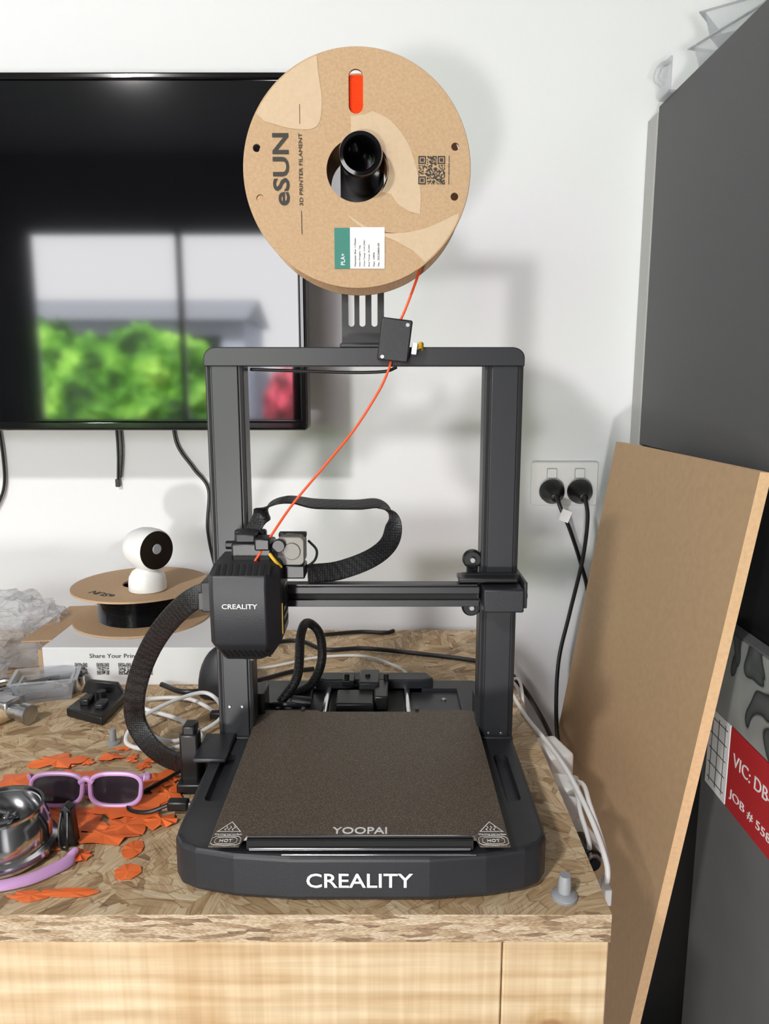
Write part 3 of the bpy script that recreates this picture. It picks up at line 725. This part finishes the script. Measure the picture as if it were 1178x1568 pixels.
sp.append(text('spool_line', '3D PRINTER FILAMENT', (scx-.0495, sy0-.0006, scz+.0005), .060, 'ink', mtx=RY(-90) @ RX(90), height=.0032))
for a, b in ((.038, .054), (-.054, -.034)): sp.append(box('print_rule', scx-.0498, scx-.0493, sy0-.0006, sy0-.0002, scz+a, scz+b, 'ink'))
sp.append(qr('spool_code', scx+.066, scz+.000, sy0-.0006, .0235, 'ink', 3))
sp.append(text('spool_url', 'www.esun3d.com', (scx+.081, sy0-.0006, scz), .024, 'ink', mtx=RY(-90) @ RX(90), height=.0012))
sp.append(box('label_teal', scx-.0205, scx-.0065, sy0-.0009, sy0-.0001, scz-.0835, scz-.0485, 'teal'))
sp.append(box('label_white', scx-.0065, scx+.0245, sy0-.0009, sy0-.0001, scz-.0835, scz-.0480, 'paper'))
sp.append(text('label_pla', 'PLA+', (scx-.013, sy0-.0011, scz-.0755), .010, 'whitep', mtx=RY(-90) @ RX(90), height=.0038, off=.01))
for k, (s, wd) in enumerate((('Diameter Size: 1.75mm', .024), ('Net Weight: 1kg', .018), ('Print Temp: 210-230C', .023), ('Bed Temp: 45-60C', .019), ('Fan: 100%', .012), ('No. 20230800-00', .020))):
    sp.append(text('label_row', s, (scx-.002+k*.0042, sy0-.0011, scz-.0815+wd/2), wd, 'ink', mtx=RY(-90) @ RX(90), height=.0016))
# loose filament strand to sensor and extruder
sp.append(tube('filament_strand', [(scx+.0785, .735, scz-.01), (scx+.070, .733, scz-.04), (.032, .728, E+.098), (.020, .7225, E+.066), (.0125, .721, E+.050)], .0012, 'orange', 8))
sp.append(tube('filament_feed', [(.0065, .721, E+.018), (.003, .72, E+.007), (-.0056, .715, E-.011), (-.0275, .71, E-.045), (-.0544, .70, E-.0775), (-.0845, .69, E-.113), (-.104, .675, E-.141), (-.118, .664, E-.163)], .0012, 'orange', 8))
group('filament_spool', sp)

# ------------------------------------------------------------------ box with second spool and camera
bxs = []
bx0, bx1, by0, by1, bh = -.463, -.226, .967, 1.190, .0535
bxs.append(box('carton', bx0, bx1, by0, by1, T, T+bh, 'paper', .001))
bxs.append(prism('side_flap', [(bx0-.042, T+.052), (bx0, T+.0535), (bx0, T+.0515), (bx0-.042, T+.050)], 'y', by0+.03, by1-.03, 'kraft'))
bxs.append(box('side_wall', bx0-.006, bx0-.0005, by0+.001, by1-.01, T, T+.05, 'kraft'))
bxs.append(text('carton_text', 'Share Your Prints With', (-.354, by0-.0004, T+.042), .090, 'ink', height=.0058))
for i, x in enumerate((-.4115, -.382, -.3525, -.323)): bxs.append(qr('carton_code', x, T+.0235, by0-.0006, .0165, 'ink', 10+i, 21))
group('filament_carton', bxs)
b2 = []
c2 = (-.368, 1.10, T+bh)
def ring_disc(name, r0, r1, z, t, m): return lathe(name, [(r0, 0), (r1, 0), (r1, t), (r0, t), (r0, 0)], (c2[0], c2[1], z), (0, 0, 1), m, 96)
b2.append(ring_disc('flange_lower', .027, .1, c2[2]+.0005, .003, 'kraft'))
b2.append(ring_disc('flange_upper', .027, .1, c2[2]+.0505, .003, 'kraft'))
prof = [(.0275, .0036)]
y = .004
while y < .050: prof += [(.064, y), (.0632, y+.0009)]; y += .0018
prof += [(.0275, .0504)]
b2.append(lathe('black_winding', prof, (c2[0], c2[1], c2[2]), (0, 0, 1), 'blackfil', 96))
zt = c2[2]+.0537
b2.append(text('flange_text', 'eSUN', (-.405, 1.040, zt), .045, 'ink', rx=0, rz=150, height=.013, off=.02))
group('filament_spool', b2)
wc = []
wx, wyy = -.346, 1.062
wc.append(lathe('stand', [(0, 0), (.0245, 0), (.0268, .002), (.0268, .012), (.0255, .021), (.021, .029), (.013, .034), (0, .036)], (wx, wyy, zt), (0, 0, 1), 'white', 48))
ax = Vector((.80, -.60, .0))
hc = Vector((wx-.000, wyy+.002, zt+.062))
wc.append(lathe('head', [(0, -.033), (.010, -.032), (.019, -.028), (.026, -.020), (.0300, -.008), (.0312, .004), (.0308, .016), (.0298, .022), (.028, .025), (0, .025)], hc, ax, 'white', 64))
wc.append(lathe('face', [(0, .0258), (.0275, .0258), (.0283, .0244)], hc, ax, 'gloss', 48))
wc.append(lathe('camera_lens', [(0, .0268), (.0065, .0268), (.0075, .0258)], hc+Vector((0, 0, .002)), ax, 'greyp', 32))
wc.append(cyl('neck', (wx, wyy, zt+.030), (wx, wyy, zt+.038), .009, 'white'))
group('security_camera', wc)

# ------------------------------------------------------------------ small things on the bench
sg = []
ym = .665; tilt = RX(-12)
def gl(pts3): return [tilt @ (Vector(p)-Vector((0, ym, T))) + Vector((0, ym, T)) for p in pts3]
def lens_out(cx, n=28):
    out = []
    for i in range(n):
        a = 2*math.pi*i/n; c, s = math.cos(a), math.sin(a)
        x = math.copysign(abs(c)**.7, c)*.0245; z = math.copysign(abs(s)**.75, s)*(.0155)
        x *= 1+.12*(s > 0)*s
        out.append((cx+x, ym, T+.0195+z))
    return out
for i, cx in enumerate((-.317, -.260)):
    sg.append(tube('rim_%d' % i, gl(lens_out(cx)), .0024, 'lilac', 8, 2, closed=True))
    bm = bmesh.new(); bm.faces.new([bm.verts.new(p) for p in gl(lens_out(cx))]); sg.append(newobj('lens_%d' % i, bm, 'lens', False))
sg.append(tube('bridge', gl([(-.295, ym, T+.026), (-.2885, ym, T+.030), (-.282, ym, T+.026)]), .003, 'lilac'))
sg.append(tube('temple_1', gl([(-.344, ym, T+.031), (-.346, ym+.006, T+.030), (-.337, ym+.016, T+.022), (-.30, ym+.02, T+.012), (-.255, ym+.022, T+.007)]), .003, 'lilac', flat=(0, 0, 1), r2=.0016))
sg.append(tube('temple_2', gl([(-.233, ym, T+.031), (-.229, ym+.006, T+.030), (-.238, ym+.022, T+.026), (-.27, ym+.028, T+.016), (-.325, ym+.03, T+.008)]), .003, 'lilac', flat=(0, 0, 1), r2=.0016))
group('sunglasses', sg)

# orange print scraps (one mass)
bm = bmesh.new(); rnd = random.Random(5)
def scrap(cx, cy, rx, ry, jag=.35, z=0.0006, seed=0, curl=.003):
    n = 18; cv = bm.verts.new((cx, cy, T+z+curl)); vs = []
    for i in range(n):
        a = 2*math.pi*i/n; k = 1+rnd.uniform(-jag, jag)
        vs.append(bm.verts.new((cx+rx*k*math.cos(a), cy+ry*k*math.sin(a), T+z+rnd.uniform(0, curl))))
    for i in range(n): bm.faces.new((cv, vs[i], vs[(i+1) % n]))
for (cx, cy, rx, ry, j) in ((-.355, .755, .028, .014, .35), (-.33, .72, .035, .02, .3), (-.275, .70, .035, .022, .35), (-.235, .715, .02, .02, .3), (-.25, .67, .035, .022, .35),
                           (-.345, .68, .03, .02, .3), (-.29, .64, .035, .02, .35), (-.24, .635, .02, .014, .3), (-.255, .62, .03, .012, .3), (-.325, .635, .02, .012, .3), (-.38, .71, .02, .02, .3),
                           (-.215, .69, .014, .02, .3), (-.30, .765, .014, .008, .3), (-.21, .645, .016, .012, .3), (-.31, .655, .03, .016, .3)):
    scrap(cx, cy, rx, ry, j)
for i in range(26): scrap(rnd.uniform(-.40, -.20), rnd.uniform(.63, .79), rnd.uniform(.004, .010), rnd.uniform(.003, .008), .4, curl=.002)
scrap(-.2225, .602, .009, .013, .06, curl=.001); scrap(-.2165, .571, .011, .010, .1, curl=.001); scrap(-.256, .545, .024, .006, .15, curl=.001); scrap(-.285, .541, .016, .006, .2, curl=.001)
scrap(-.3, .60, .012, .01, .3); scrap(-.265, .592, .009, .009, .2)
sc_ = newobj('orange_print_scraps', bm, 'oranges', False); s = sc_.modifiers.new('s', 'SOLIDIFY'); s.thickness = .0004; s.offset = 1

# polished steel bowl with small hardware
jr = []
jc = (-.335, .600)
jr.append(lathe('bowl_foot', [(0, .0005), (.036, .0005), (.043, .002), (.0455, .006), (.0445, .010), (.040, .012), (.0395, .010), (.041, .006), (0, .003)], (*jc, T), (0, 0, 1), 'chrome', 64))
jr.append(lathe('bowl_wall', [(.0400, .011), (.0405, .016), (.0395, .026), (.0365, .034), (.0345, .040), (.0335, .0415), (.032, .040), (.0345, .034), (.037, .026), (.038, .016), (.036, .008), (0, .006)], (*jc, T), (0, 0, 1), 'chrome', 64))
jr.append(lathe('bowl_rim', [(.0335, .040), (.0355, .041), (.0355, .0435), (.033, .0435), (.0325, .041)], (*jc, T), (0, 0, 1), 'chrome', 64))
rnd = random.Random(3)
for i in range(26):
    a = rnd.uniform(0, 6.28); rr = rnd.uniform(0, .022); x = jc[0]+rr*math.cos(a); y = jc[1]+rr*math.sin(a); z = T+.012+rnd.uniform(0, .016)
    d = Vector((rnd.uniform(-1, 1), rnd.uniform(-1, 1), rnd.uniform(-.2, .4))).normalized()*.009
    jr.append(cyl('screw', (x, y, z), (x+d.x, y+d.y, z+abs(d.z)), rnd.choice((.0018, .003)), rnd.choice(('steel', 'slot', 'chrome')), 10))
group('steel_bowl', jr)
group('binder_clip', [prism('clip_body', [(-.289, T), (-.2745, T), (-.277, T+.036), (-.2825, T+.040), (-.287, T+.036)], 'y', .607, .617, 'blk', .001),
      tube('clip_handle', [(-.285, .606, T+.034), (-.2855, .60, T+.020), (-.284, .598, T+.006), (-.279, .598, T+.005), (-.278, .60, T+.020), (-.2795, .606, T+.034)], .0012, 'blk', 6)])
tube('lilac_strap', [(-.272, .592, T+.006), (-.268, .585, T+.005), (-.276, .572, T+.005), (-.295, .555, T+.005), (-.325, .545, T+.005), (-.36, .542, T+.005), (-.40, .55, T+.005)], .005, 'lilac', 12, 8, flat=(0, 1, .5), r2=.0018)

# hammer
group('claw_hammer', [cyl('hammer_face', (-.425, .845, T+.014), (-.437, .85, T+.0145), .012, 'steel'), cyl('hammer_neck', (-.436, .85, T+.0145), (-.455, .857, T+.0145), .0085, 'steel'),
      box('hammer_eye', -.472, -.450, .850, .874, T+.003, T+.027, 'steel', .003, RZ(-18)),
      tube('claw_a', [(-.468, .862, T+.018), (-.485, .868, T+.018), (-.503, .876, T+.010), (-.515, .882, T+.003)], .006, 'steel', 8, flat=(0, 1, 0), r2=.004),
      tube('hammer_handle', [(-.462, .855, T+.010), (-.50, .80, T+.010), (-.56, .72, T+.010)], .010, 'pine', 12)])
# wrenches, pliers, clear parts box & bits
tl = []
for i, (a, b, r) in enumerate((((-.47, .93, T+.006), (-.40, .975, T+.006), .006), ((-.49, .955, T+.005), (-.43, .99, T+.005), .0045), ((-.50, .90, T+.008), (-.44, .92, T+.008), .008))):
    tl.append(cyl('driver_shaft_%d' % i, a, b, r*.6, 'chrome', 16)); a = Vector(a); b = Vector(b); tl.append(cyl('driver_grip_%d' % i, a, a+(b-a)*.4, r, 'greyp', 16))
tl.append(lathe('socket', [(0, 0), (.009, 0), (.009, .02), (.006, .02), (.006, .008), (0, .008)], (-.41, .95, T), (0, 0, 1), 'chrome', 24))
tl.append(lathe('tape_roll', [(.008, 0), (.018, 0), (.018, .012), (.008, .012), (.008, 0)], (-.478, .915, T), (0, 0, 1), 'greyp', 32))
tl.append(tube('pliers_arm_a', [(-.52, .90, T+.012), (-.49, .93, T+.014), (-.46, .945, T+.014), (-.43, .94, T+.014), (-.415, .925, T+.012)], .0035, 'chrome', 8))
tl.append(tube('pliers_arm_b', [(-.53, .93, T+.012), (-.50, .94, T+.018), (-.47, .93, T+.018), (-.44, .955, T+.016), (-.42, .97, T+.014)], .0035, 'steel', 8))
tl.append(tray('parts_box', -.445, .935, .075, .05, .028, .25, T+.001)); tl.append(tray('parts_box_insert', -.445, .935, .06, .035, .018, .25, T+.004))
group('hand_tools', tl)
# plastic bags
def bag(loc, scale, off):
    bm = bmesh.new(); bmesh.ops.create_icosphere(bm, subdivisions=5, radius=1)
    for v in bm.verts:
        p = v.co.copy()+Vector(off); d = (.5-abs(noise.noise(p*1.6)))*.5+(.3-abs(noise.noise(p*3.3)))*.35-abs(noise.noise(p*7))*.12
        v.co = v.co*(.8+d); v.co.z = max(v.co.z, -.5)
    bmesh.ops.transform(bm, matrix=Matrix.Translation(loc) @ Matrix.Diagonal((*scale, 1)), verts=bm.verts)
    newobj('plastic_bag', bm, 'bag', False)
bag((-.575, 1.08, T+.0335), (.105, .075, .065), (0, 0, 0))
bag((-.563, .955, T+.0255), (.050, .050, .05), (5, 1, 0))

# printed bracket (black wedge)
bk = [prism('bracket_plate', [(-.392, .868), (-.338, .842), (-.333, .915), (-.382, .93)], 'z', T+.0005, T+.012, 'blk', .002),
      prism('bracket_fin', [(-.392, T+.011), (-.338, T+.011), (-.345, T+.024), (-.384, T+.028)], 'y', .915, .922, 'blk', .001),
      box('bracket_lug', -.378, -.366, .875, .895, T+.011, T+.020, 'blk', .002), box('bracket_lug_b', -.356, -.345, .865, .885, T+.011, T+.018, 'char', .002),
      cyl('bracket_boss', (-.36, .90, T+.011), (-.36, .90, T+.021), .006, 'blk', 24)]
group('printed_bracket', bk)
def stud(nm, x, y, r, h, m='greyp'):
    return lathe(nm, [(0, 0), (r, 0), (r, r*.25), (r*.75, r*.45), (r*.5, r*.5), (r*.5, h*.75), (r*.42, h), (0, h)], (x, y, T), (0, 0, 1), m, 32)
stud('rubber_bumper', .1445, .541, .0105, .020, 'greyp')
stud('rubber_bumper', -.31, .80, .0075, .018, 'greyp')
# white usb cable tangle
g = [tube('cable', [(-.20, .86, .757), (-.25, .90, .76), (-.305, .905, .757), (-.30, .86, .768), (-.24, .83, .764), (-.21, .80, .757), (-.25, .775, .755), (-.29, .785, .76), (-.28, .83, .772), (-.225, .88, .777), (-.195, .845, .762), (-.235, .795, .756), (-.275, .81, .76), (-.305, .87, .755)], .0025, 'white', 8, 12),
     box('plug', -.212, -.19, .853, .863, .754, .762, 'blk', .001)]
group('white_usb_cable', g)
g = [tube('cord', [(-.205, .655, T+.012), (-.225, .652, T+.006), (-.245, .66, T+.004), (-.247, .68, T+.004), (-.225, .71, T+.006), (-.205, .735, T+.008), (-.178, .745, T+.012)], .002, 'blk', 8),
     box('connector', -.206, -.186, .650, .660, T+.007, T+.017, 'blk', .002), box('connector_tip', -.187, -.1735, .6525, .6575, T+.010, T+.0145, 'steel', .0005)]
group('black_usb_cable', g)
# cords behind the printer
tube('printer_power_cord', [(-.10, 1.16, T+.004), (-.04, 1.175, T+.004), (-.0, 1.17, T+.004), (.015, 1.18, T+.004)], .0033, 'blk')
tube('extension_cord', [(-.22, 1.10, T+.005), (-.14, 1.13, T+.005), (-.09, 1.09, T+.005), (-.03, 1.095, T+.005), (.06, 1.07, T+.005), (.14, 1.04, T+.005), (.172, 1.0, T+.007), (.2, .96, T-.02), (.225, .92, T-.07), (.235, .9, T-.14)], .0035, 'blk', k=12)
tube('white_network_cable', [(-.21, 1.0, T+.004), (-.15, 1.03, T+.004), (-.10, 1.06, T+.004), (-.03, 1.065, T+.004), (.02, 1.02, T+.004), (.035, .98, T+.004), (.04, .94, T+.004)], .002, 'white')
tube('monitor_cable', [(-.30, .955, T+.006), (-.26, .93, T+.006), (-.21, .95, T+.006), (-.17, .97, T+.006), (-.13, 1.0, T+.006), (-.10, 1.01, T+.006)], .0035, 'blk')
bm = bmesh.new(); bmesh.ops.create_uvsphere(bm, u_segments=32, v_segments=16, radius=1)
for v in bm.verts: v.co.z = max(v.co.z, -.25); v.co.z *= 1+.2*v.co.y
bmesh.ops.transform(bm, matrix=Matrix.Translation((-.212, .93, T+.0137)) @ Matrix.Diagonal((.032, .02, .054, 1)), verts=bm.verts)
newobj('computer_mouse', bm, 'char')

# adapters hanging beside the bench on their cords
g = [box('adapter_a', .181, .214, .80, .85, T-.050, T-.015, 'white', .004, RZ(15)), box('adapter_b', .183, .213, .74, .775, T-.060, T-.022, 'white', .004, RZ(-12)),
     cyl('adapter_c', (.20, .72, T-.050), (.215, .69, T-.060), .009, 'white'),
     tube('lead_a', [(.168, .93, T+.003), (.174, .86, T+.003), (.184, .80, T+.004), (.191, .735, T+.006), (.196, .685, T+.0), (.200, .647, T-.010), (.2035, .620, T-.028), (.200, .608, T-.040)], .0026, 'white'),
     tube('lead_b', [(.2, .76, T-.025), (.206, .72, T-.004), (.203, .68, T-.004), (.205, .645, T-.018), (.206, .625, T-.035), (.198, .625, T-.05)], .0024, 'white'),
     tube('lead_c', [(.198, .745, T-.03), (.197, .71, T-.008), (.193, .675, T-.010), (.195, .65, T-.025), (.192, .635, T-.05)], .0024, 'white'),
     tube('lead_d', [(.168, .97, T+.003), (.18, .96, T+.012), (.183, .94, T-.0), (.181, .92, T-.03)], .002, 'white'),
     box('lead_plug', .1965, .2030, .600, .611, T-.054, T-.038, 'white', .001)]
group('usb_charger', g)
group('action_camera', [cyl('body', (.188, .670, T-.036), (.196, .645, T-.040), .0115, 'blk'), cyl('ring', (.1955, .646, T-.040), (.1975, .640, T-.0405), .009, 'steel'), cyl('glass', (.197, .6415, T-.0405), (.198, .638, T-.041), .0065, 'gloss'),
     tube('tether', [(.188, .67, T-.036), (.184, .70, T-.03), (.182, .74, T-.03), (.1815, .80, T-.03)], .002, 'blk')])

# ------------------------------------------------------------------ light
w = bpy.data.worlds.new('World'); sc.world = w; w.use_nodes = True
bg = w.node_tree.nodes['Background']; bg.inputs[0].default_value = (.98, .98, 1, 1); bg.inputs[1].default_value = 12.5
su = bpy.data.lights.new('sun', 'SUN'); su.energy = 45; su.angle = .01; so = bpy.data.objects.new('sun', su); COL.objects.link(so)
so.rotation_euler = (math.radians(-42), 0, math.radians(10))
def added_light(name, loc, target, size, watts, col):
    l = bpy.data.lights.new(name+'_bulb', 'AREA'); l.shape = 'DISK'; l.size = size; l.energy = watts; l.color = col
    o = bpy.data.objects.new(name+'_bulb', l); COL.objects.link(o); o.location = loc
    o.rotation_euler = (Vector(target)-Vector(loc)).to_track_quat('-Z', 'Y').to_euler(); return o
d = lathe('added_ceiling_shell', [(0, .03), (.13, .03), (.17, -.0), (.175, .0), (.14, .04), (0, .045)], (-1.07, -1.2, H-.0605), (0, .001, 1), 'white', 48)
added_light('added_ceiling_light', (-1.07, -1.2, H-.055), (-.2, .9, 1.2), .20, 58, (1, .975, .955)); group('added_ceiling_light', [d])  # added light with invented fixture, throws the spool shadow right and down
d = lathe('added_floor_shell', [(0, 0), (.15, 0), (.17, .05), (.175, .12), (.17, .12), (.16, .05), (0, .02)], (-.56, -2.45, 0), (0, 0, 1), 'greyp', 48); group('added_floor_light', [d])
added_light('added_floor_light', (-.56, -2.45, .18), (-.02, 1.0, 1.4), .22, 42, (1, .97, .96))  # added low light with made-up housing, throws the spool shadow upward on the wall

# ------------------------------------------------------------------ camera
cd = bpy.data.cameras.new('camera'); cam = bpy.data.objects.new('camera', cd); COL.objects.link(cam)
cam.location = (0, 0, E); cam.rotation_euler = (math.radians(80), 0, 0)
cd.sensor_fit = 'VERTICAL'; cd.sensor_height = 36; cd.lens = 26.4; cd.clip_start = .01
sc.camera = cam
